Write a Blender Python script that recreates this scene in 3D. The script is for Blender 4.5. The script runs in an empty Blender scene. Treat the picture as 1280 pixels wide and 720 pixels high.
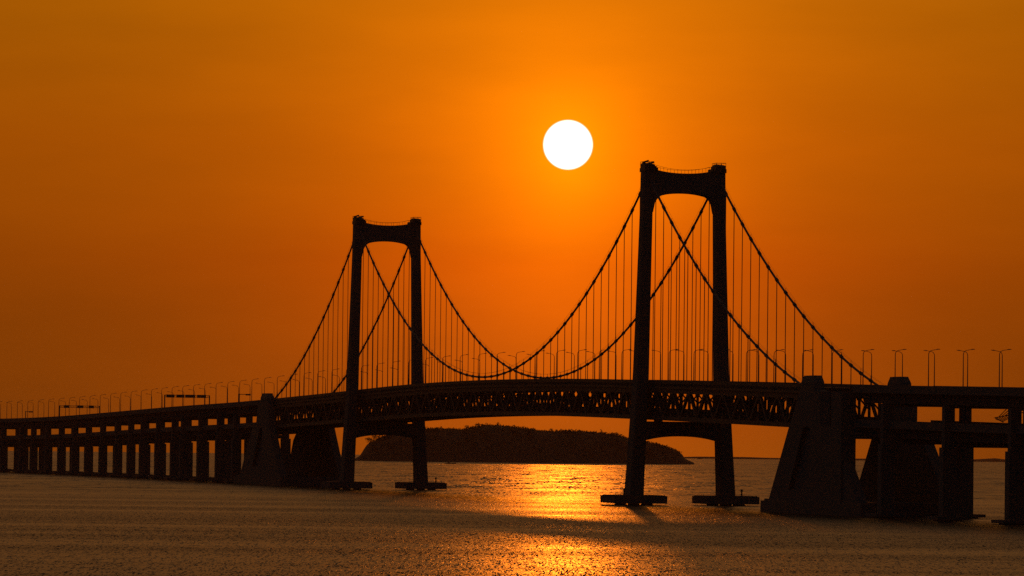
import bpy, math, random
from mathutils import Matrix, Vector
random.seed(7)
scene = bpy.context.scene
COL = scene.collection

# ------------------------------------------------------------------ camera
EYE = 20.0                       # metres above the water
FPX = 6640.0                     # focal length in 1280-wide pixels (a long telephoto)
PITCH = math.atan(192.0 / FPX)
ROLL = 0.0112
cam_d = bpy.data.cameras.new("camera")
cam_d.sensor_width = 36.0
cam_d.lens = FPX / 1280.0 * 36.0
cam_d.clip_start = 1.0
cam_d.clip_end = 60000.0
cam = bpy.data.objects.new("camera", cam_d)
COL.objects.link(cam)
fwd = Vector((0, math.cos(PITCH), math.sin(PITCH)))
up0 = Vector((0, -math.sin(PITCH), math.cos(PITCH)))
rt0 = Vector((1, 0, 0))
c_rt = rt0 * math.cos(ROLL) + up0 * math.sin(ROLL)
c_up = up0 * math.cos(ROLL) - rt0 * math.sin(ROLL)
cm = Matrix((c_rt, c_up, -fwd)).transposed().to_4x4()
cm.translation = Vector((0, 0, EYE))
cam.matrix_world = cm
scene.camera = cam

def ray(px, py):
    """Direction of a sight line of the survey photograph (1280 x 720)."""
    v = c_rt * ((px - 640) / FPX) + c_up * ((360 - py) / FPX) + fwd
    return v.normalized()

# ------------------------------------------------------------------ sky, sun, exposure
SUN = ray(710, 181)
SUN_EL = math.asin(SUN.z)
SUN_AZ = math.atan2(SUN.x, SUN.y)
SUN_STRENGTH = 0.11
HAZE_DENSITY = 1.5e-5

world = bpy.data.worlds.new("World")
scene.world = world
world.use_nodes = True
nt = world.node_tree
nt.nodes.clear()

class NG:
    """Small helper that writes node maths."""
    def __init__(s, tree): s.t = tree; s.n = tree.nodes; s.l = tree.links
    def node(s, kind, **kw):
        n = s.n.new(kind)
        for k, v in kw.items(): setattr(n, k, v)
        return n
    def put(s, sock, v):
        if hasattr(v, "is_output") or isinstance(v, bpy.types.NodeSocket): s.l.new(v, sock)
        else: sock.default_value = v
    def m(s, op, a, b=None, c=None, clamp=False):
        n = s.node("ShaderNodeMath", operation=op); n.use_clamp = clamp
        s.put(n.inputs[0], a)
        if b is not None: s.put(n.inputs[1], b)
        if c is not None: s.put(n.inputs[2], c)
        return n.outputs[0]
    def v(s, op, a, b=None):
        n = s.node("ShaderNodeVectorMath", operation=op)
        s.put(n.inputs[0], a)
        if b is not None: s.put(n.inputs[1], b)
        return n.outputs["Value"] if op in ("LENGTH", "DOT_PRODUCT", "DISTANCE") else n.outputs[0]
    def scale(s, a, f):
        n = s.node("ShaderNodeVectorMath", operation="SCALE")
        s.put(n.inputs[0], a); s.put(n.inputs[3], f)
        return n.outputs[0]
    def comb(s, x, y, z):
        n = s.node("ShaderNodeCombineXYZ")
        for i, q in enumerate((x, y, z)): s.put(n.inputs[i], q)
        return n.outputs[0]
    def sep(s, a):
        n = s.node("ShaderNodeSeparateXYZ"); s.put(n.inputs[0], a)
        return n.outputs
    def ramp(s, fac, stops, interp="LINEAR"):
        n = s.node("ShaderNodeValToRGB"); r = n.color_ramp; r.interpolation = interp
        while len(r.elements) < len(stops): r.elements.new(0.5)
        for e, (p, c) in zip(r.elements, stops):
            e.position = p; e.color = (c[0], c[1], c[2], 1)
        s.put(n.inputs[0], fac)
        return n.outputs[0]
    def mix(s, fac, a, b):
        n = s.node("ShaderNodeMix", data_type="RGBA")
        s.put(n.inputs[0], fac); s.put(n.inputs[6], a); s.put(n.inputs[7], b)
        return n.outputs[2]
    def noise(s, vec, sc, detail=2.0, rough=0.5, dist=0.0):
        n = s.node("ShaderNodeTexNoise")
        s.put(n.inputs["Vector"], vec); n.inputs["Scale"].default_value = sc
        n.inputs["Detail"].default_value = detail; n.inputs["Roughness"].default_value = rough
        n.inputs["Distortion"].default_value = dist
        return n.outputs

g = NG(nt)
tc = g.node("ShaderNodeTexCoord")
d = g.v("NORMALIZE", tc.outputs["Generated"])
dx, dy, dz = g.sep(d)
el = g.m("ARCSINE", dz)
az = g.m("ARCTAN2", dx, dy)
elp = g.m("SQRT", g.m("MAXIMUM", el, 0.0))
S = lambda e: math.sqrt(max(e, 0))
base = g.ramp(elp, [(0.0, (.165, .036, .0008)), (S(.0154), (.185, .040, .0008)), (S(.0334), (.240, .049, .0006)),
                    (S(.056), (.305, .066, .0006)), (S(.083), (.345, .093, .0008)), (S(.14), (.45, .185, .030)),
                    (S(.24), (.37, .158, .056)), (S(.45), (.10, .062, .030)), (1.0, (.012, .011, .012))])
# glow round the sun, stretched downwards
du = g.m("SUBTRACT", az, SUN_AZ)
dv = g.m("SUBTRACT", el, SUN_EL)
kv = g.m("ADD", 0.62, g.m("MULTIPLY", 0.38, g.m("GREATER_THAN", dv, 0.0)))
dvk = g.m("MULTIPLY", dv, kv)
al = g.m("SQRT", g.m("ADD", g.m("MULTIPLY", du, du), g.m("MULTIPLY", dvk, dvk)))
glow = g.m("MULTIPLY", 0.98, g.m("EXPONENT", g.m("MULTIPLY", al, -1 / 0.034)))
gcol = g.ramp(elp, [(0.0, (1, .165, .003)), (S(.0154), (1, .125, .002)), (S(.034), (1, .105, .0)), (S(.05), (1, .165, .0)),
                    (S(.06), (1, .18, .0)), (S(.083), (1, .20, .0)), (1.0, (1, .4, .05))])
# the rest of the dome: dim, bluish grey away from the sun
hd = g.m("COSINE", du)
n_mr = g.node("ShaderNodeMapRange", interpolation_type="SMOOTHSTEP")
g.put(n_mr.inputs[0], hd)
n_mr.inputs[1].default_value = 0.70; n_mr.inputs[2].default_value = 0.985
front = n_mr.outputs[0]
back = g.ramp(elp, [(0.0, (.015, .0115, .0135)), (.5, (.014, .0115, .0135)), (1.0, (.012, .011, .012))])
dome = g.mix(front, back, base)
# faint streaks of cloud
cl = g.noise(g.comb(g.m("MULTIPLY", az, 14.0), g.m("MULTIPLY", el, 60.0), 0.0), 1.0, 4.0, 0.55)[0]
clf = g.m("ADD", 0.82, g.m("MULTIPLY", cl, 0.36))
tot = g.v("ADD", g.scale(dome, clf), g.scale(gcol, g.m("MULTIPLY", glow, clf)))
tot = g.v("ADD", tot, g.scale((.30, .17, 0.0), g.m("EXPONENT", g.m("MULTIPLY", al, -1 / 0.009))))
# physical sky, very low, for the ambient light
sky = g.node("ShaderNodeTexSky", sky_type="NISHITA")
sky.sun_disc = False
sky.sun_elevation = SUN_EL
sky.sun_rotation = SUN_AZ
sky.air_density = 3.0; sky.dust_density = 6.0
tot = g.v("ADD", tot, g.scale(g.v("MULTIPLY", sky.outputs[0], (1.0, .55, .18)), 0.0006))
# the visible disc of the sun
dist = g.v("DISTANCE", d, tuple(SUN))
n_d = g.node("ShaderNodeMapRange", interpolation_type="SMOOTHSTEP")
g.put(n_d.inputs[0], dist)
n_d.inputs[1].default_value = 32.0 / FPX; n_d.inputs[2].default_value = 28.6 / FPX
tot = g.v("ADD", tot, g.scale((2.0, 2.0, 1.9), n_d.outputs[0]))
bg = g.node("ShaderNodeBackground")
g.l.new(tot, bg.inputs[0]); bg.inputs[1].default_value = 1.0
wo = g.node("ShaderNodeOutputWorld")
g.l.new(bg.outputs[0], wo.inputs[0])

sd = bpy.data.lights.new("sun", "SUN")
sd.energy = SUN_STRENGTH
sd.angle = math.radians(0.53)
sd.color = (1.0, .21, .010)
so = bpy.data.objects.new("sun", sd)
COL.objects.link(so)
so.rotation_euler = (-SUN).to_track_quat("-Z", "Y").to_euler()
so.location = (0, 3000, 400)

scene.view_settings.view_transform = "Standard"
scene.view_settings.look = "None"
scene.view_settings.exposure = 0.0
scene.view_settings.gamma = 1.0
scene.view_settings.use_curve_mapping = False
scene.render.engine = "CYCLES"
scene.cycles.max_bounces = 5
scene.cycles.diffuse_bounces = 2
scene.cycles.glossy_bounces = 3
scene.cycles.volume_bounces = 0
scene.cycles.sample_clamp_indirect = 3.0
scene.cycles.use_denoising = False
scene.cycles.caustics_reflective = False
scene.cycles.caustics_refractive = False

# ------------------------------------------------------------------ helpers
RE = 5.2e6                                          # earth radius with refraction
def drop(x, y): return -(x * x + y * y) / (2 * RE)
TH0 = math.asin(.235)
S1, CURV = 946.8, 1.38e-4
def path(s):
    """Bridge centreline: s metres from the near tower towards the far one."""
    b = min(s, S1); e = max(s - S1, 0.0)
    thm = TH0 + CURV * e / 2
    return (56.0 - math.sin(TH0) * b - math.sin(thm) * e, 1750.0 + math.cos(TH0) * b + math.cos(thm) * e, TH0 + CURV * e)
def W(s, t, z):
    x, y, th = path(s)
    x += math.cos(th) * t; y += math.sin(th) * t
    return Vector((x, y, z + drop(x, y)))
ZT = [(-700, 31.5), (-377, 35.6), (-290, 36.9), (-175, 38.4), (-88, 39.8), (0, 41.1), (100, 42.4), (210, 43.1), (300, 43.0),
      (380, 42.3), (460, 41.1), (560, 39.6), (720, 37.5), (900, 36.0), (1023, 34.6), (1208, 32.3), (1330, 31.3), (1470, 30.9), (2000, 30.5)]
def ZP(s):
    """Top of the parapet along the bridge (smooth)."""
    i = 0
    while i < len(ZT) - 2 and s > ZT[i + 1][0]: i += 1
    def sl(k):
        a = ZT[max(k - 1, 0)]; b = ZT[min(k + 1, len(ZT) - 1)]
        return (b[1] - a[1]) / (b[0] - a[0])
    (x0, y0), (x1, y1) = ZT[i], ZT[i + 1]
    h = x1 - x0; u = min(max((s - x0) / h, 0), 1)
    return (2*u**3 - 3*u**2 + 1) * y0 + (u**3 - 2*u**2 + u) * h * sl(i) + (-2*u**3 + 3*u**2) * y1 + (u**3 - u**2) * h * sl(i + 1)

class MB:
    def __init__(s): s.v = []; s.f = []
    def hexa(s, c):
        """8 corners: bottom ring 0-3, top ring 4-7."""
        b = len(s.v); s.v += [Vector(q) for q in c]
        for q in ((3,2,1,0), (4,5,6,7), (0,1,5,4), (1,2,6,5), (2,3,7,6), (3,0,4,7)): s.f.append(tuple(b + i for i in q))
        return s
    def box(s, x0, x1, y0, y1, z0, z1):
        return s.hexa([(x0,y0,z0),(x1,y0,z0),(x1,y1,z0),(x0,y1,z0),(x0,y0,z1),(x1,y0,z1),(x1,y1,z1),(x0,y1,z1)])
    def sbox(s, s0, s1, t0, t1, z0, z1):
        """Box in bridge coordinates; z may be numbers."""
        return s.hexa([W(s0,t0,z0),W(s0,t1,z0),W(s1,t1,z0),W(s1,t0,z0),W(s0,t0,z1),W(s0,t1,z1),W(s1,t1,z1),W(s1,t0,z1)])
    def frus(s, sc, tc0, w0, d0, z0, tc1, w1, d1, z1):
        """Tapered rectangular shaft in bridge coordinates."""
        r = []
        for (tc_, w, dd, z) in ((tc0, w0, d0, z0), (tc1, w1, d1, z1)):
            r += [W(sc-dd/2, tc_-w/2, z), W(sc-dd/2, tc_+w/2, z), W(sc+dd/2, tc_+w/2, z), W(sc+dd/2, tc_-w/2, z)]
        return s.hexa(r)
    def rings(s, R, closed=True, caps=True):
        b = len(s.v); n = len(R[0])
        for r in R: s.v += [Vector(q) for q in r]
        for k in range(len(R) - 1):
            for i in range(n if closed else n - 1):
                j = (i + 1) % n
                s.f.append((b+k*n+i, b+k*n+j, b+(k+1)*n+j, b+(k+1)*n+i))
        if caps and closed:
            s.f.append(tuple(b + i for i in range(n))[::-1]); e = b + (len(R)-1)*n
            s.f.append(tuple(e + i for i in range(n)))
        return s
    def tube(s, pts, r, n=6):
        pts = [Vector(p) for p in pts]
        R = []
        for i, p in enumerate(pts):
            t = (pts[min(i+1, len(pts)-1)] - pts[max(i-1, 0)]).normalized()
            a = t.cross(Vector((0,0,1)))
            if a.length < 1e-3: a = Vector((1,0,0))
            a.normalize(); b = a.cross(t).normalized()
            rr = r[i] if isinstance(r, (list, tuple)) else r
            R.append([p + (a*math.cos(2*math.pi*k/n) + b*math.sin(2*math.pi*k/n))*rr for k in range(n)])
        return s.rings(R)
    def bar(s, a, b, w, h):
        """Rectangular bar between two points."""
        a = Vector(a); b = Vector(b); t = (b-a).normalized()
        x = t.cross(Vector((0,0,1)))
        if x.length < 1e-3: x = Vector((1,0,0))
        x.normalize(); y = x.cross(t).normalized()
        r = []
        for p in (a, b): r += [p - x*w/2 - y*h/2, p + x*w/2 - y*h/2, p + x*w/2 + y*h/2, p - x*w/2 + y*h/2]
        return s.hexa(r)
    def sweep(s, prof, ss, zf):
        """Profile of (t, dz) swept along the bridge; dz from zf(s)."""
        return s.rings([[W(q, t, zf(q) + dz) for t, dz in prof] for q in ss])
    def prism(s, prof, t0, t1):
        """Outline of (s, z) given a thickness from t0 to t1."""
        return s.rings([[W(a, t0, z) for a, z in prof], [W(a, t1, z) for a, z in prof]])
    def build(s, name, mat, parent=None, org=None, smooth=False):
        o_ = Vector((0,0,0))
        if parent is not None:
            q = parent
            while q is not None: o_ = o_ + q.location; q = q.parent
        if org is not None: o_ = Vector(org)
        me = bpy.data.meshes.new(name)
        me.from_pydata([tuple(v - o_) for v in s.v], [], s.f)
        me.validate(); me.update()
        import bmesh
        bm = bmesh.new(); bm.from_mesh(me); bmesh.ops.recalc_face_normals(bm, faces=bm.faces); bm.to_mesh(me); bm.free()
        if smooth:
            for p in me.polygons: p.use_smooth = True
        me.materials.append(mat)
        o = bpy.data.objects.new(name, me); COL.objects.link(o)
        if parent is not None: o.parent = parent
        elif org is not None: o.location = org
        return o

def tag(o, label=None, cat=None, group=None, kind=None):
    if label: o["label"] = label
    if cat: o["category"] = cat
    if group: o["group"] = group
    if kind: o["kind"] = kind
    return o
def empty(name, loc, rz=0.0, parent=None):
    o = bpy.data.objects.new(name, None); COL.objects.link(o)
    o.location = loc; o.rotation_euler = (0, 0, rz)
    o.empty_display_size = 1.0
    if parent is not None: o.parent = parent
    return o
def frange(a, b, st):
    n = max(1, int(round((b - a) / st)))
    return [a + (b - a) * i / n for i in range(n + 1)]
def copy_tree(o, parent=None):
    c = o.copy(); COL.objects.link(c); c.parent = parent
    for ch in list(o.children): copy_tree(ch, c)
    return c

# ------------------------------------------------------------------ materials
def mat(name, col, rough=0.8, var=0.25, scale=0.3, metal=0.0, streak=False):
    m = bpy.data.materials.new(name); m.use_nodes = True
    q = NG(m.node_tree); p = q.n["Principled BSDF"]
    ge = q.node("ShaderNodeNewGeometry")
    pos = ge.outputs["Position"]
    a = q.noise(pos, scale, 5.0, 0.6)[0]
    if streak:
        b = q.noise(q.v("MULTIPLY", pos, (1.2, 1.2, .06)), 1.0, 4.0, 0.6)[0]
        a = q.m("ADD", q.m("MULTIPLY", a, .5), q.m("MULTIPLY", b, .5))
    f = q.m("ADD", 1 - var, q.m("MULTIPLY", a, 2 * var))
    q.l.new(q.scale(tuple(col), f), p.inputs["Base Color"])
    p.inputs["Roughness"].default_value = rough
    p.inputs["Metallic"].default_value = metal
    return m
M_conc = mat("weathered_concrete", (.22, .205, .195), .85, .35, .15, streak=True)
M_tower = mat("tower_concrete", (.20, .185, .18), .85, .3, .12, streak=True)
M_steel = mat("painted_steel", (.09, .085, .085), .6, .25, .4)
M_cable = mat("cable_wrap", (.16, .16, .17), .6, .15, .5)
M_asph = mat("asphalt", (.05, .05, .05), .9, .2, .6)
M_pole = mat("galvanised_pole", (.20, .20, .20), .5, .15, 1.0, .4)
M_sign = mat("sign_back", (.10, .11, .11), .6, .15, .8)
M_rock = mat("island_rock", (.16, .12, .09), .95, .4, .05)
M_leaf = mat("woodland_leaves", (.05, .055, .025), .9, .5, .2)
M_bark = mat("bark", (.08, .06, .045), .95, .3, 1.0)
M_hull = mat("ship_hull", (.10, .09, .09), .6, .2, .2)
M_white = mat("ship_white_paint", (.5, .5, .5), .5, .1, .2)

# ------------------------------------------------------------------ water
def water_mat():
    m = bpy.data.materials.new("sea_water"); m.use_nodes = True
    q = NG(m.node_tree); p = q.n["Principled BSDF"]
    pos = q.node("ShaderNodeNewGeometry").outputs["Position"]
    # wave slopes from several wavelengths, crests drawn out along the swell
    def slopes(sx, sy, detail, ax, ay, off):
        c = q.noise(q.v("ADD", q.v("MULTIPLY", pos, (sx, sy, 1.0)), (off, off * 1.7, 0)), 1.0, detail, 0.55)[1]
        return q.v("MULTIPLY", q.v("SUBTRACT", c, (.5, .5, .5)), (ax, ay, 0))
    # ripples and short waves; beyond the bridge the open bay carries a longer chop
    fy = q.node("ShaderNodeMapRange", interpolation_type="SMOOTHSTEP"); q.put(fy.inputs[0], q.sep(pos)[1])
    fy.inputs[1].default_value = 1300; fy.inputs[2].default_value = 2700
    near = q.v("ADD", slopes(1 / .26, 1 / 4.2, 1.0, 1.9, 2.1, 3.1), slopes(1 / .7, 1 / 14.0, 1.0, 1.2, .8, 17.0))
    far = q.v("ADD", slopes(1 / 1.2, 1 / 40.0, 1.0, 1.0, 1.0, 23.0), slopes(1 / 12.0, 1 / 75.0, 1.0, .8, .8, 31.0))
    n_mx = q.node("ShaderNodeMix", data_type="VECTOR")
    q.put(n_mx.inputs[0], fy.outputs[0]); q.put(n_mx.inputs[4], near); q.put(n_mx.inputs[5], far)
    w = q.v("ADD", n_mx.outputs[1], slopes(1 / 60.0, 1 / 160.0, 2.0, .05, .05, 51.0))
    # wind lanes and slicks: the ripples are stronger or weaker in long bands
    ln = q.noise(q.v("MULTIPLY", pos, (1 / 800.0, 1 / 62.0, 1.0)), 1.0, 4.0, 0.6, 0.4)[0]
    mr = q.node("ShaderNodeMapRange"); q.put(mr.inputs[0], ln)
    mr.inputs[1].default_value = .35; mr.inputs[2].default_value = .62; mr.inputs[3].default_value = .45; mr.inputs[4].default_value = 1.15
    w = q.scale(w, mr.outputs[0])
    wx, wy, _ = q.sep(w)
    nrm = q.v("NORMALIZE", q.comb(wx, wy, 1.0))
    q.l.new(nrm, p.inputs["Normal"])
    p.inputs["Base Color"].default_value = (.020, .022, .016, 1)
    rr = q.m("ADD", .27, q.m("MULTIPLY", mr.outputs[0], .12))
    q.l.new(rr, p.inputs["Roughness"])
    p.inputs["IOR"].default_value = 1.333
    return m
M_water = water_mat()
b = MB()
rads = [2, 150, 300, 450] + [600 * (17300 / 600) ** (i / 90) for i in range(91)]
NSEG = 240
b.rings([[(r * math.cos(2*math.pi*k/NSEG), r * math.sin(2*math.pi*k/NSEG), -r*r/(2*RE)) for k in range(NSEG)] for r in rads], caps=True)
b.f = b.f[:-1]
tag(b.build("sea_water", M_water, smooth=True), kind="structure")

# ------------------------------------------------------------------ distant coast and island
def dist_point(px, dist, py=None):
    v = ray(px, py if py is not None else 560)
    k = dist / math.hypot(v.x, v.y)
    p = cam.location + v * k
    return p
b = MB()
R = []
for i in range(161):
    px = 820 + (1500 - 820) * i / 160
    h = 5.5 + 2.5 * math.sin(px * .017) + 1.5 * math.sin(px * .041 + 1) + .4 * math.sin(px * .13)
    if px < 870: h *= max(0, (px - 820) / 50)
    h = max(h, .6) + max(0, 1 - abs(px - 1243) / 22) * 7
    p = dist_point(px, 12800); z0 = drop(p.x, p.y)
    q2 = dist_point(px, 13600); q1 = dist_point(px, 13100)
    h *= .55
    R.append([(p.x, p.y, z0 - .8), (q1.x, q1.y, z0 + h), (q2.x, q2.y, z0 + h*.8), (q2.x, q2.y, z0 - 1.0)])
b.rings(R)
tag(b.build("far_coast_hills", M_rock, smooth=True), kind="structure")

ISL_D = 6000.0
PROF = [(441,575),(446,572),(450,569.5),(454,563),(458,556),(464,553),(470,551),(478,547.5),(486,545.5),(494,543),(502,540.5),(515,538),(528,537),(545,537.5),
        (560,536.5),(575,537.5),(588,536.5),(597,534),(610,532.5),(622,532),(633,533.5),(650,536),(665,538),(690,540),(705,539.5),
        (730,540),(750,541.5),(770,545),(783,548),(810,554),(830,559),(845,563.3),(851,566.5),(854,569),(856,573),(861,575.5),(868,578.5)]
def isl_h(px):
    for (a, ya), (c, yc) in zip(PROF, PROF[1:]):
        if a <= px <= c:
            y = ya + (yc - ya) * (px - a) / (c - a)
            p = dist_point(px, ISL_D, y)
            return p.z - drop(p.x, p.y)
    return -1.0
def wob(a, b_, k=0):
    return math.sin(a*.11 + k) * math.cos(b_*.07 + 2*k) + .5*math.sin(a*.31 + b_*.23 + k)
def isl_pt(px, v):
    """v from -1 (near shore) to 1 (far shore)."""
    wd = 95 * (0.35 + .65 * math.sin(math.pi * min(max((px - 438) / 440, 0.02), .98)) ** .6)
    p = dist_point(px, ISL_D + v * wd)
    h = isl_h(px)
    f = max(0.0, 1 - abs(v) ** 2.6) if v > 0 else max(0.0, 1 - abs(v) ** 3.0)
    z = drop(p.x, p.y) + h * f - (2.0 if abs(v) > .97 else 0) + (0.8 * wob(px, v * 90) * min(1, h / 12) * (1 - f) * 2)
    return Vector((p.x, p.y, z))
b = MB()
xs = frange(441, 868, 3)
vs = frange(-1, 1, .08)
b.rings([[isl_pt(x, v) for v in vs] for x in xs], closed=False)
tag(b.build("island_hill", M_rock, smooth=True), kind="structure")

def clump(bm_, c, r, n=7):
    """A loose handful of leaf faces."""
    for _ in range(n):
        p = c + Vector((random.gauss(0, r*.5), random.gauss(0, r*.5), random.gauss(0, r*.38)))
        a = Vector((random.gauss(0,1), random.gauss(0,1), random.gauss(0,1))).normalized()
        e = a.cross(Vector((.3,.2,1))).normalized()
        k = r * random.uniform(.28, .55)
        i = len(bm_.v)
        bm_.v += [p - a*k, p + e*k*.7, p + a*k, p - e*k*.7]
        bm_.f.append((i, i+1, i+2, i+3))
b = MB()
for _ in range(5200):
    px = random.uniform(461, 850)
    v = random.uniform(-.93, .75)
    p = isl_pt(px, v)
    hh = isl_h(px)
    if hh < 5: continue
    gap = wob(px, v * 40, 2.0)
    r = random.uniform(1.4, 2.6) * (1.15 if gap > .2 else .75)
    clump(b, p + Vector((0, 0, r * .15 + max(0, gap) * .5)), r, 6)
tag(b.build("island_woods", M_leaf), kind="stuff", label="dark woodland covering the island behind the bridge", cat="woods")

def tree(px, v, h, spread, lean, label, sink=0.0):
    p = isl_pt(px, v) - Vector((0, 0, sink))
    t = empty("tree", p)
    tag(t, label, "tree", "trees standing out on the island")
    tr = MB()
    top = p + Vector((lean * h, 0, h * .8))
    mid = p + Vector((lean * h * .35, .2, h * .42))
    tr.tube([p - Vector((0,0,.6)), mid, top], [h*.045, h*.032, h*.012], 6)
    lb = []
    for k in range(7):
        a = k * 2.4; f = .38 + .07 * k
        o = p.lerp(top, f)
        e = o + Vector((math.cos(a)*spread*.7, math.sin(a)*spread*.7, h*.10))
        tr.tube([o, e], [h*.014, h*.006], 4); lb.append(e)
    tr.build("trunk", M_bark, t)
    cr = MB()
    for e in lb + [top]:
        for _ in range(7):
            clump(cr, e + Vector((random.gauss(0, spread*.28), random.gauss(0, spread*.28), random.gauss(.2, spread*.16))), spread*.30, 6)
    cr.build("crown", M_leaf, t)
    return t
tree(463, -.05, 6.0, 4.2, -.45, "low wind-bent tree leaning over the cliff at the island's left end")
tree(471, 0, 6.6, 4.2, -.25, "spreading tree on the island's left slope, next to the leaning one")
tree(479, 0, 6.4, 4.0, -.15, "rounded tree halfway up the island's left slope between the tower legs")
tree(487, 0, 6.2, 4.2, .05, "topmost tree of the slope seen through the far tower")
tree(583, 0, 5.0, 2.6, .1, "small tree poking above the island ridge left of its summit")
tree(597, 0, 4.6, 3.2, 0, "bushy tree on the shoulder just left of the island summit")
tree(622, 0, 4.2, 1.6, .05, "slim tree standing on the very summit of the island")
tree(689, 0, 4.0, 2.2, -.1, "small tree on the flat ridge right of the island summit")
tree(769, 0, 4.0, 2.6, .2, "round tree where the island ridge starts to slope down to the right")

# ------------------------------------------------------------------ suspension bridge
bridge = empty("suspension_bridge", W(0, 0, 0))
tag(bridge, "dark double-deck suspension bridge with two portal towers across the bay", "bridge")
TT = 112.2
def leg_c(z):                                       # half distance between the leg centres
    pts = [(-2, 15.9), (3, 15.65), (41, 13.75), (97, 12.45), (113, 12.25)]
    for (a, u), (c, w) in zip(pts, pts[1:]):
        if z <= c: return u + (w - u) * (z - a) / (c - a)
    return 12.25
def leg_w(z): return 4.9 - 1.7 * min(max(z / 97, 0), 1) ** .62
def leg_d(z): return 8.6 - 3.4 * min(max(z / 97, 0), 1) ** .7
def leg_ring(s0, sg, z):
    c, w, dd = sg * leg_c(z), leg_w(z) / 2, leg_d(z) / 2
    k = .35
    pr = [(-dd+k, -w), (dd-k, -w), (dd, -w+k), (dd, w-k), (dd-k, w), (-dd+k, w), (-dd, w-k), (-dd, -w+k)]
    return [W(s0 + a, c + u, z) for a, u in pr]
def tower(s0):
    tw = empty("tower", (0, 0, 0), parent=bridge)
    for sg in (-1, 1):
        m = MB(); m.rings([leg_ring(s0, sg, z) for z in frange(2.9, 110.6, 4.5)])
        m.build("leg", M_tower, tw)
        # pile cap on its piles
        m = MB(); c = sg * 15.7
        m.sbox(s0-9, s0+9, c-9.0, c+9.0, .55, 3.0)
        m.sbox(s0-8.4, s0+8.4, c-8.4, c+8.4, 3.0, 3.25)
        for a in (-4.5, 0, 4.5):
            for u in (-4.5, 0, 4.5):
                m.tube([W(s0+a, c+u, -3), W(s0+a, c+u, .56)], .75, 8)
        m.build("pile_cap", M_conc, tw)
        # saddle housing on the head of the leg, wider than the leg and stepped
        m = MB(); c = sg * leg_c(111)
        m.sbox(s0-3.2, s0+3.2, c-2.9 if sg > 0 else c-1.72, c+1.72 if sg > 0 else c+2.9, 109.6, 110.9)
        m.sbox(s0-3.0, s0+3.0, c-1.75-.2*sg, c+1.75-.2*sg, 110.9, 111.9)
        m.hexa([W(s0-3.0, c-1.7, 111.9), W(s0-3.0, c+1.7, 111.9), W(s0+3.0, c+1.7, 111.9), W(s0+3.0, c-1.7, 111.9),
                W(s0-1.6, c-1.5, 112.5), W(s0-1.6, c+1.2, 112.3), W(s0+1.6, c+1.2, 112.3), W(s0+1.6, c-1.5, 112.5)])
        m.build("saddle_house", M_steel, tw)
        m = MB()
        for a in (-2.6, 2.6):
            for u in (-1.6, 0, 1.6):
                m.tube([W(s0+a, c+u, 111.6), W(s0+a, c+u, 113.0)], .07, 4)
            m.tube([W(s0+a, c-1.6, 112.9), W(s0+a, c+1.6, 112.9)], .06, 4)
        for u in (-1.6, 1.6): m.tube([W(s0-2.6, c+u, 112.9), W(s0+2.6, c+u, 112.9)], .06, 4)
        if sg < 0:   # folded hoist of the maintenance cradle
            m.bar(W(s0-1, c-1.9, 112.5), W(s0-1, c+.2, 113.2), .6, .6)
            m.bar(W(s0+1, c+.3, 112.3), W(s0+1, c+2.6, 112.9), .6, .6)
            m.bar(W(s0+1, c+1.6, 110.9), W(s0+1, c+3.4, 111.3), .5, .8)
        m.build("hoist" if sg < 0 else "railing", M_steel, tw)
    # portal beam: shallow dip on top, arched soffit running into the legs
    m = MB(); R = []
    for i in range(33):
        u = -1 + 2 * i / 32
        hw = 10.75
        top = 109.2 + 1.3 * abs(u) ** 2.2
        bot = 102.7 - 1.9 * abs(u) ** 2.2
        if abs(u) > .72: bot -= 4.6 * (1 - math.sqrt(max(0, 1 - ((abs(u) - .72) / .28) ** 2)))
        t = u * hw
        R.append([W(s0-2.3, t, bot), W(s0+2.3, t, bot), W(s0+2.3, t, top), W(s0-2.3, t, top)])
    m.rings(R).build("portal_beam", M_tower, tw)
    m = MB()
    for sgn in (-2.1, 2.1):
        ln = [W(s0+sgn, u*9.6, 110.4 + 1.3*abs(u)**2.2) for u in frange(-1, 1, .125)]
        m.tube(ln, .045, 4)
        for k, u in enumerate(frange(-1, 1, .25)):
            m.tube([W(s0+sgn, u*9.6, 109.2 + 1.3*abs(u)**2.2), W(s0+sgn, u*9.6, 110.5 + 1.3*abs(u)**2.2)], .05, 4)
    m.build("beam_railing", M_steel, tw)
    # lower cross beam under the deck
    zb = ZP(s0) - 13.15
    m = MB(); R = []
    for i in range(25):
        u = -1 + 2 * i / 24; t = u * 12.9
        bot = 22.6 - 1.5 * abs(u) ** 2.4
        R.append([W(s0-2.8, t, bot), W(s0+2.8, t, bot), W(s0+2.8, t, zb - .5), W(s0-2.8, t, zb - .5)])
    m.rings(R).build("cross_beam", M_tower, tw)
    m = MB()
    for u, hw in ((-7.6, 1.2), (7.0, 2.6)):
        m = MB(); m.sbox(s0-1.2, s0+1.2, u-hw, u+hw, zb-.51, zb + .02); m.build("bearing", M_steel, tw)
    return tw
tower(0); tower(460)

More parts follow.
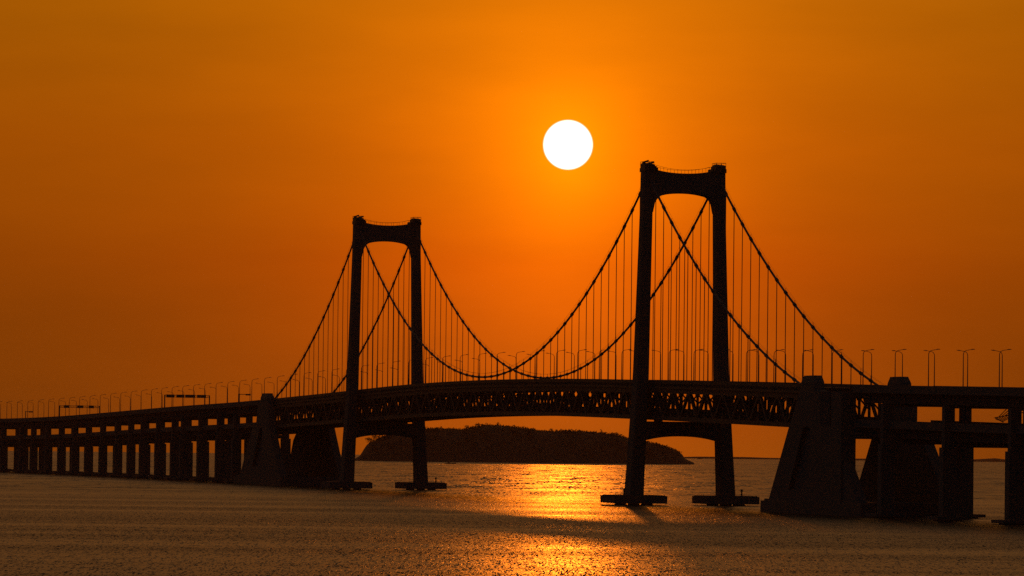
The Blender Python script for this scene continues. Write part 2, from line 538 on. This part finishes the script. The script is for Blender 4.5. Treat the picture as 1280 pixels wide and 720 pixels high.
# main cables with hangers
SAD = 108.3
def cable_z(s):
    if 0 <= s <= 460:
        u = (s - 230) / 230
        return 44.2 + (SAD - 44.2) * u * u
    a = -s if s < 0 else s - 460                     # side spans
    L = 190.0
    ze = ZP(-190 if s < 0 else 650) - 2.5
    u = a / L
    return SAD + (ze - SAD) * u - 4 * 9.8 * u * (1 - u)
CT = 11.9
hang = []
cables = []
for sg in (-1, 1):
    mcab = m = MB()
    ss = frange(-188, 0, 6)[:-1] + frange(0, 460, 6)[:-1] + frange(460, 648, 6)
    m.tube([W(s, sg*CT, cable_z(s)) for s in ss], .36, 8)
    cl_ = mcab
    st = [10*k for k in range(-17, 0)] + [10*k for k in range(1, 46)] + [460 + 10*k for k in range(1, 18)]
    for s in st:
        z = cable_z(s)
        if z < ZP(s) + .2: continue
        a, c = W(s-.7, sg*CT, cable_z(s-.7)), W(s+.7, sg*CT, cable_z(s+.7))
        cl_.tube([a, c], .56, 8)
        p = W(s, sg*CT, z)
        cl_.bar(p, p + Vector((0, 0, 1.5)), .12, .12)
        if z > ZP(s) + .9:
            D = p.y
            hang.append(((z - ZP(s)) / D * (1.5 if s < 300 else 1.0), s, sg))
    cb = mcab.build("main_cable", M_cable, bridge)
    cables.append(cb)
    rp = MB()
    for o in (.28, -.28):
        rp.tube([W(s, sg*CT + o, cable_z(s) + 1.4) for s in ss], .03, 4)
    rp.build("hand_rope", M_cable, cb)
hang.sort(key=lambda h: -h[0])
rest = MB()
for i, (_, s, sg) in enumerate(hang):
    cb = cables[0 if sg < 0 else 1]
    m = MB() if i < 100 else rest
    for o in (-.16, .16):
        m.tube([W(s+o, sg*CT, ZP(s) - 1.2), W(s+o, sg*CT, cable_z(s) - .2)], .095, 5)
    m.bar(W(s, sg*CT, ZP(s) - 1.5), W(s, sg*CT, ZP(s) - .5), .5, .5)
    if i < 100: m.build("hanger", M_cable, cb)
tag(rest.build("hangers", M_cable, bridge), kind="stuff")

# stiffening truss with two decks
SA, SB = -181.0, 641.0
ssd = frange(SA, SB, 10)
for sg in (-1, 1):
    tr = empty("side_truss", (0, 0, 0), parent=bridge)
    t = sg * 11.2
    m = MB(); m.sweep([(t-.5, -4.3), (t+.5, -4.3), (t+.5, -2.4), (t-.5, -2.4)], ssd, ZP); m.build("chord", M_steel, tr)
    m = MB(); m.sweep([(t-.45, -13.1), (t+.45, -13.1), (t+.45, -11.7), (t-.45, -11.7)], ssd, ZP); m.build("chord", M_steel, tr)
    m = MB()
    for k, s in enumerate(ssd[:-1]):
        e = ssd[k+1]; mid = (s + e) / 2
        if k % 2 == 0:
            m.bar(W(s, t, ZP(s) - 12.3), W(e, t, ZP(e) - 3.2), .8, .95)
        else:
            m.bar(W(s, t, ZP(s) - 3.2), W(e, t, ZP(e) - 12.3), .8, .95)
        m.bar(W(s, t, ZP(s) - 12.2), W(s, t, ZP(s) - 3.3), .85, .85)
        for zz in (-4.0, -11.9):
            m.bar(W(s-1.1, t, ZP(s) + zz - .1), W(s+1.1, t, ZP(s) + zz + .1), .98, 1.8)
    m.build("web_lattice", M_steel, tr)
def deck_road(name, dz, half, depth, parent, material=M_asph, rail=True, ss=None):
    ss = ss or ssd
    m = MB()
    m.sweep([(-half, dz-depth), (half, dz-depth), (half, dz), (-half, dz)], ss, ZP)
    o = m.build(name, material, parent)
    return o
up_deck = deck_road("upper_deck", -1.1, 12.3, .9, bridge)
lo_deck = deck_road("lower_deck", -10.9, 10.6, .9, bridge)
for sg in (-1, 1):
    m = MB(); t = sg * 12.15
    m.sweep([(t-.12, -1.1), (t+.12, -1.1), (t+.12, -.02), (t-.12, -.02)], ssd, ZP)
    m.sweep([(t-.22, -2.75), (t+.22, -2.75), (t+.22, -2.02), (t-.22, -2.02)], ssd, ZP)
    m.build("parapet", M_steel, up_deck)
    m = MB(); t = sg * 10.5
    m.sweep([(t-.1, -10.9), (t+.1, -10.9), (t+.1, -9.6), (t-.1, -9.6)], ssd, ZP)
    m.build("parapet", M_steel, lo_deck)
m = MB()
for s in ssd:
    for (z0, z1, hf) in ((-3.6, -2.02, 10.8), (-12.9, -11.82, 10.8)):
        m.bar(W(s, -hf, ZP(s) + (z0+z1)/2), W(s, hf, ZP(s) + (z0+z1)/2), .5, z1 - z0)
    for sg in (-1, 1):   # knee braces under the upper deck
        m.bar(W(s, sg*10.9, ZP(s) - 7.2), W(s, sg*7.4, ZP(s) - 3.4), .45, .45)
m.build("floor_beams", M_steel, bridge)

# anchorages
def anchorage(profs, recess, bump, caisson, col, name):
    an = empty("anchorage", (0, 0, 0), parent=bridge)
    for sg in (-1, 1):
        prof_wall = profs[0 if sg < 0 else 1]
        t0, t1 = sg * 11.75, sg * 14.9
        m = MB()
        # the wall is a thin core with raised sloping legs round a recessed triangle
        m.prism(prof_wall, t0, sg * 13.5)
        # outer skin round the recess, proud of the core
        for poly in recess_skin(prof_wall, recess): m.prism(poly, sg * 13.49, t1)
        m.build("side_wall", M_conc, an)
        m = MB()
        s0, s1, z0, z1 = bump
        k = 1.5
        m.rings([[W(s0, t0 - sg*.02, z0), W(s1, t0 - sg*.02, z0), W(s1, t1 + sg*.02, z0), W(s0, t1 + sg*.02, z0)],
                 [W(s0, t0 - sg*.02, z1-2.0), W(s1, t0 - sg*.02, z1-2.0), W(s1, t1 + sg*.02, z1-2.0), W(s0, t1 + sg*.02, z1-2.0)],
                 [W(s0+k, t0+sg*.3, z1), W(s1-k, t0+sg*.3, z1), W(s1-k, t1-sg*.5, z1), W(s0+k, t1-sg*.5, z1)]])
        m.build("cable_housing", M_conc, an)
        if col and sg < 0:
            m = MB(); m.sbox(col[0], col[1], sg*11.0, sg*15.4, 1.0, ZP((col[0]+col[1])/2) - 2.1)
            m.build("end_column", M_conc, an)
    m = MB(); m.sbox(caisson[0], caisson[1], -15.9, 15.9, -4, 3.4)
    m.sbox(caisson[0]+2, caisson[1]-2, -15.3, 15.3, 3.4, 4.0)
    m.build("caisson", M_conc, an)
    return an
def recess_skin(prof, rec):
    """Outline split into plinth, left leg, right leg and head round a recess [top-left, top-right, low-left, low-right] of (s, z)."""
    (a0, za), (a1, _), (l0, zb), (l1, _) = rec
    def cut(zq, pts):
        for (a, b_), (c, d_) in zip(pts, pts[1:]):
            if min(b_, d_) <= zq <= max(b_, d_) and abs(d_ - b_) > 1e-6: return a + (c - a) * (zq - b_) / (d_ - b_)
        return pts[0][0]
    L0, R0, La, Ra = cut(zb, prof), cut(zb, prof[::-1]), cut(za, prof), cut(za, prof[::-1])
    mid = (a0 + a1) / 2
    lows = [prof[0], (L0, zb), (R0, zb), prof[-1]]
    left = [(L0, zb)] + [p for p in prof if zb < p[1] < za and p[0] < mid] + [(La, za), (a0, za), (l0, zb)]
    right = [(l1, zb), (a1, za), (Ra, za)] + [p for p in prof if zb < p[1] < za and p[0] > mid] + [(R0, zb)]
    head = [(La, za)] + [p for p in prof if p[1] > za] + [(Ra, za)]
    return [lows, left, right, head]
# mirrored stations: the near anchorage lies at negative s
near_prof = [(-244, 3.4), (-222, 21), (-222, 25.5), (-206, 25.6), (-206, ZP(-205)-2.1), (-187, ZP(-187)-1.0), (-175, 25.7), (-154, 3.4)]
near_rec = [(-196, 25.55), (-189.5, 25.55), (-197.5, 7.0), (-175, 7.0)]
anchorage((near_prof, near_prof), near_rec, (-200, -187, 30, 40.6), (-250, -149), (-229, -219), "near")
far_prof = [(605, 3.4), (620, 14), (633, 25.6), (638, ZP(638)-1.2), (660, ZP(660)-2.1), (664, 27.5), (672, 25.7), (686, 16), (702, 3.4)]
far_prof_r = [(605, 3.4), (620, 14), (633, 25.6), (638, ZP(638)-1.2), (660, ZP(660)-2.1), (664, 27.5), (700, 25.7), (712, 20), (726, 3.4)]
far_rec = [(650, 25.55), (655, 25.55), (648, 8.0), (672, 8.0)]
anchorage((far_prof, far_prof_r), far_rec, (639, 654, 30, 40.9), (600, 712), None, "far")

# ------------------------------------------------------------------ approach viaducts
def viaduct(root, s0, s1, piers, step, cw, uw):
    ss = frange(s0, s1, step)
    m = MB(); m.sweep([(-12.3, -2.3), (-9.4, -2.9), (-8.8, -5.2), (8.8, -5.2), (9.4, -2.9), (12.3, -2.3), (12.3, -1.1), (-12.3, -1.1)], ss, ZP)
    ud = m.build("upper_deck", M_conc, root)
    m = MB(); m.sweep([(-11.6, -12.2), (-8.9, -12.8), (-8.2, -14.9), (8.2, -14.9), (8.9, -12.8), (11.6, -12.2), (11.6, -11.0), (-11.6, -11.0)], ss, ZP)
    ld = m.build("lower_deck", M_conc, root)
    for dk, half, dz in ((ud, 12.15, -1.1), (ld, 11.45, -11.0)):
        for sg in (-1, 1):
            t = sg * half
            m = MB(); m.sweep([(t-.14, dz), (t+.14, dz), (t+.14, dz+1.08), (t-.14, dz+1.08)], ss, ZP)
            m.build("parapet", M_conc, dk)
    for q in piers:
        z = ZP(q)
        m = MB()
        m.sbox(q-1.3, q+1.3, -12.6, 12.6, z-16.6, z-14.92)      # lower crosshead
        m.sbox(q-1.2, q+1.2, -12.9, 12.9, z-6.0, z-5.22)        # upper crosshead
        pr = m.build("pier", M_conc, root)
        for sg in (-1, 1):
            c = sg * 11.6
            m = MB()
            m.frus(q, c, cw, 3.6, .9, c, cw, 3.4, z-16.62)
            m.frus(q, c, uw, 2.7, z-16.62, c, uw, 2.5, z-5.24)
            m.build("column", M_conc, pr)
            m = MB(); m.sbox(q-5.0, q+5.0, c-4.6, c+4.6, .35, 1.2); m.sbox(q-3.4, q+3.4, c-3.0, c+3.0, -4, .35)
            m.build("pile_cap", M_conc, pr)
right_v = empty("approach_viaduct", W(-260, 0, 0))
tag(right_v, "double-deck concrete approach viaduct running off the right edge", "viaduct")
viaduct(right_v, -229.5, -640, [-260, -315, -370, -425, -480, -540, -600], 12, 4.0, 2.9)
m = MB()
for k in range(6):
    a = W(-318 + 1.2*k, 3.0, ZP(-300) - 9.6 + .1*k); c = W(-338 + 3.0*k, 2.2, ZP(-330) - 5.8)
    m.tube([a, c], .12, 5)
m.tube([W(-318, 3.0, ZP(-300)-9.8), W(-311, 3.0, ZP(-300)-8.6), W(-345, 2.2, ZP(-330)-6.3)], .14, 5)
m.build("lattice_brace", M_steel, right_v)
m = MB(); m.sbox(-231.8, -229.7, -11.9, 11.9, ZP(-230) - 15.6, ZP(-230) - 11.95); m.build("end_beam", M_conc, right_v)
left_v = empty("approach_viaduct", W(900, 0, 0))
tag(left_v, "long double-deck approach viaduct on many piers curving off the left edge", "viaduct")
ST = [729.0, 770.8, 819.5, 867.4, 893.3, 938.5, 984.1, 1020.3, 1058.7, 1102.6, 1145.0, 1183.3, 1223.5, 1261.7, 1303.9, 1337.2,
      1390.0, 1440.4, 1459.0, 1502.6, 1545.9, 1588.6, 1630.7, 1672.7] + [1715 + 42.5 * k for k in range(15)]
viaduct(left_v, 641.5, 2330, ST, 12, 4.2, 2.9)

# ------------------------------------------------------------------ street lamps
def lamp_proto():
    r = empty("street_lamp", (0, 0, 0))
    m = MB(); m.tube([(0,0,0), (0,0,.9), (0,0,5), (0,0,9.6)], [.19, .16, .14, .11], 8)
    m.box(-.24, .24, -.24, .24, -.01, .12)
    m.build("pole", M_pole, r)
    m = MB()
    m.tube([(0,0,9.55), (.06,0,10.1), (.3,0,10.55), (.75,0,10.83), (1.5,0,10.98), (2.4,0,11.12)], [.11, .10, .09, .085, .08, .075], 6)
    m.build("arm", M_pole, r)
    m = MB()
    m.rings([[(2.2,-.14,11.05), (2.2,.14,11.05), (2.2,.14,11.2), (2.2,-.14,11.2)], [(2.55,-.2,11.04), (2.55,.2,11.04), (2.55,.16,11.3), (2.55,-.16,11.3)],
             [(3.3,-.12,11.16), (3.3,.12,11.16), (3.3,.1,11.28), (3.3,-.1,11.28)]])
    m.build("lamp_head", M_pole, r)
    return r
def in_frame(p):
    v = p - cam.location
    u = v.dot(c_rt) / v.dot(fwd) * FPX + 640
    return -10 < u < 1290, u
ORD = ["first", "second", "third", "fourth", "fifth", "sixth", "seventh", "eighth", "ninth", "tenth", "eleventh", "twelfth", "thirteenth",
       "fourteenth", "fifteenth", "sixteenth", "seventeenth", "eighteenth", "nineteenth", "twentieth", "twenty-first", "twenty-second", "twenty-third",
       "twenty-fourth", "twenty-fifth", "twenty-sixth", "twenty-seventh", "twenty-eighth", "twenty-ninth", "thirtieth", "thirty-first", "thirty-second",
       "thirty-third", "thirty-fourth", "thirty-fifth", "thirty-sixth"]
proto = lamp_proto(); first = True
sections = [  # from, to, direction of counting, wording
    (-700, -190, -1, "{} past the near anchorage"),
    (-190, 0, -1, "{} right of the near tower"),
    (0, 460, 1, "{} left of the near tower"),
    (460, 655, 1, "{} left of the far tower"),
    (655, 2200, 1, "{} left of the far anchorage")]
for sg, side, s_off in ((-1, "front", -237.0), (1, "rear", -232.0)):
    sts = [s_off + 30*k for k in range(-12, 80)]
    for (a, c, di, word) in sections:
        q = [s for s in sts if a <= s < c]
        if di < 0: q = q[::-1]
        n = 0
        for s in q:
            if min(abs(s), abs(s - 460)) < 6: continue
            p = W(s, sg*11.5, ZP(s) - 1.1)
            if not in_frame(p)[0]: continue
            o = proto if first else copy_tree(proto)
            first = False
            th = path(s)[2]
            o.location = p
            o.rotation_euler = (0, 0, th + (math.pi if sg > 0 else 0))
            tag(o, ("street lamp on the %s parapet, " % side) + word.format(ORD[n]), "street lamp", "street lamps along the bridge deck")
            n += 1

# ------------------------------------------------------------------ sign gantries
def gantry(s, h, label, board):
    r = empty("sign_gantry", W(s, 0, ZP(s) - 1.1)); tag(r, label, "sign gantry", "sign gantries over the left-hand viaduct")
    z = ZP(s) - 1.1
    for sg in (-1, 1):
        m = MB(); m.sbox(s-.25, s+.25, sg*11.3-.25, sg*11.3+.25, z, z+h); m.build("post", M_sign, r)
    m = MB()
    for zz in (h-.9, h):
        m.bar(W(s, -11.5, z+zz), W(s, 11.5, z+zz), .25, .25)
    for k in range(16):
        a, c = -11.3 + k*22.6/16, -11.3 + (k+1)*22.6/16
        m.bar(W(s, a, z+h-(.9 if k % 2 else 0)), W(s, c, z+h-(0 if k % 2 else .9)), .14, .14)
    m.build("truss_beam", M_sign, r)
    for (a, c) in board:
        m = MB(); m.sbox(s-.52, s-.34, a, c, z+h-1.25, z+h+.3); m.build("sign_panel", M_sign, r)
gantry(1232, 7.0, "far sign gantry with dark boards over the left end of the viaduct", [(-9, -6), (-1.5, 2.0), (5, 8)])
gantry(925, 7.3, "sign gantry with a row of boards, nearer the far anchorage", [(-10.5, -6.5), (-5.5, -1.5), (-1, 4), (5, 9.5)])
def half_gantry(px_s, h, wdt, label):
    s = px_s; z = ZP(s) - 1.1
    r = empty("cantilever_sign", W(s, -11.3, z)); tag(r, label, "road sign", "small cantilever signs on the left-hand viaduct")
    m = MB(); m.sbox(s-.2, s+.2, -11.5, -11.1, z, z+h); m.build("post", M_sign, r)
    m = MB(); m.bar(W(s, -11.1, z+h-.25), W(s, -11.3+wdt, z+h-.25), .25, .3); m.build("arm", M_sign, r)
    m = MB(); m.sbox(s-.35, s-.2, -11.3+wdt-2.4, -11.3+wdt, z+h-.75, z+h-.02); m.build("sign_panel", M_sign, r)
half_gantry(725, 4.9, 5.4, "cantilever road sign just left of the far anchorage")
half_gantry(1330, 5.0, 4.2, "cantilever road sign just left of the farthest gantry")
half_gantry(1470, 5.6, 5.4, "cantilever road sign nearest the left edge of the viaduct")

# ------------------------------------------------------------------ small things on the water
def nav_post(s, t, label):
    r = empty("navigation_light", W(s, t, 3.25)); tag(r, label, "navigation light", "navigation lights on the pile caps")
    m = MB(); m.tube([W(s, t, 3.24), W(s, t, 4.7)], [.28, .22], 8); m.build("post", M_steel, r)
    m = MB(); m.tube([W(s, t, 4.7), W(s, t, 4.78), W(s, t, 5.25), W(s, t, 5.45)], [.4, .42, .36, .12], 8); m.build("lantern", M_steel, r)
nav_post(-6.2, 19.4, "short navigation light on the near tower's right pile cap")
nav_post(453.6, 20.6, "short navigation light on the far tower's right pile cap")
nav_post(-6.2, -20.6, "short navigation light on the near tower's left pile cap")

def sea_z(p): return drop(p.x, p.y)
def boat(px, dist, L, label):
    p = dist_point(px, dist); p.z = sea_z(p)
    r = empty("fishing_boat", p); tag(r, label, "boat")
    m = MB(); R = []
    for i in range(11):
        u = i / 10; x = (u - .5) * L
        w = .95 * math.sin(math.pi * min(.93, max(.12, .18 + u * .72))) ** .8
        h = .75 + .5 * u ** 3
        R.append([p + Vector((x, -w, h)), p + Vector((x, -w*.7, -.25)), p + Vector((x, w*.7, -.25)), p + Vector((x, w, h))])
    m.rings(R).build("hull", M_hull, r)
    m = MB(); m.hexa([p + Vector(q) for q in ((-2.6,-.7,.7), (-.6,-.7,.7), (-.6,.7,.7), (-2.6,.7,.7), (-2.4,-.6,1.7), (-.9,-.6,1.7), (-.9,.6,1.7), (-2.4,.6,1.7))])
    m.build("cabin", M_hull, r)
boat(563, 5250, 11.5, "low dark boat on the water in front of the island")
def ship(px, dist, k, label):
    p = dist_point(px, dist); p.z = sea_z(p)
    r = empty("cargo_ship", p); tag(r, label, "ship", "ships on the horizon")
    m = MB(); R = []
    for i in range(9):
        u = i / 8; x = (u - .5) * 11 * k
        w = 2.2 * k * math.sin(math.pi * min(.9, .15 + u * .78)) ** .6; h = (1.5 + .7 * u ** 3) * k
        R.append([p + Vector((x, -w, h)), p + Vector((x, -w*.8, -.6)), p + Vector((x, w*.8, -.6)), p + Vector((x, w, h))])
    m.rings(R).build("hull", M_hull, r)
    m = MB()
    m.hexa([p + Vector((a*k, c*k, z*k)) for a, c, z in ((-4,-1.6,1.4), (-1.2,-1.6,1.4), (-1.2,1.6,1.4), (-4,1.6,1.4), (-3.8,-1.4,4.2), (-1.6,-1.4,4.2), (-1.6,1.4,4.2), (-3.8,1.4,4.2))])
    m.tube([p + Vector((-2.7*k, 0, 4.1*k)), p + Vector((-2.7*k, 0, 6.2*k))], .15*k, 5)
    m.build("superstructure", M_hull, r)
    m = MB(); m.tube([p + Vector((2.6*k, 0, 1.4*k)), p + Vector((2.6*k, 0, 4.4*k))], .2*k, 5)
    m.bar(p + Vector((2.6*k, 0, 3.9*k)), p + Vector((4.6*k, 0, 2.4*k)), .2*k, .2*k)
    m.build("derrick", M_hull, r)
ship(875, 11000, .85, "tiny ship on the horizon right of the island tip")
ship(985, 12000, .6, "tiny ship on the horizon left of the near anchorage")

# ------------------------------------------------------------------ haze
if HAZE_DENSITY > 0:
    hm = bpy.data.materials.new("haze_air"); hm.use_nodes = True
    q = NG(hm.node_tree); q.n.clear()
    pv = q.node("ShaderNodeVolumePrincipled")
    pv.inputs["Color"].default_value = (1.0, .74, .52, 1)
    pv.inputs["Density"].default_value = HAZE_DENSITY
    pv.inputs["Anisotropy"].default_value = .6
    ou = q.node("ShaderNodeOutputMaterial"); q.l.new(pv.outputs[0], ou.inputs["Volume"])
    b = MB(); b.box(-17800, 17800, -17800, 17800, -30.5, 119)
    tag(b.build("haze", hm), kind="stuff", label="thin golden evening haze over the bay", cat="haze")
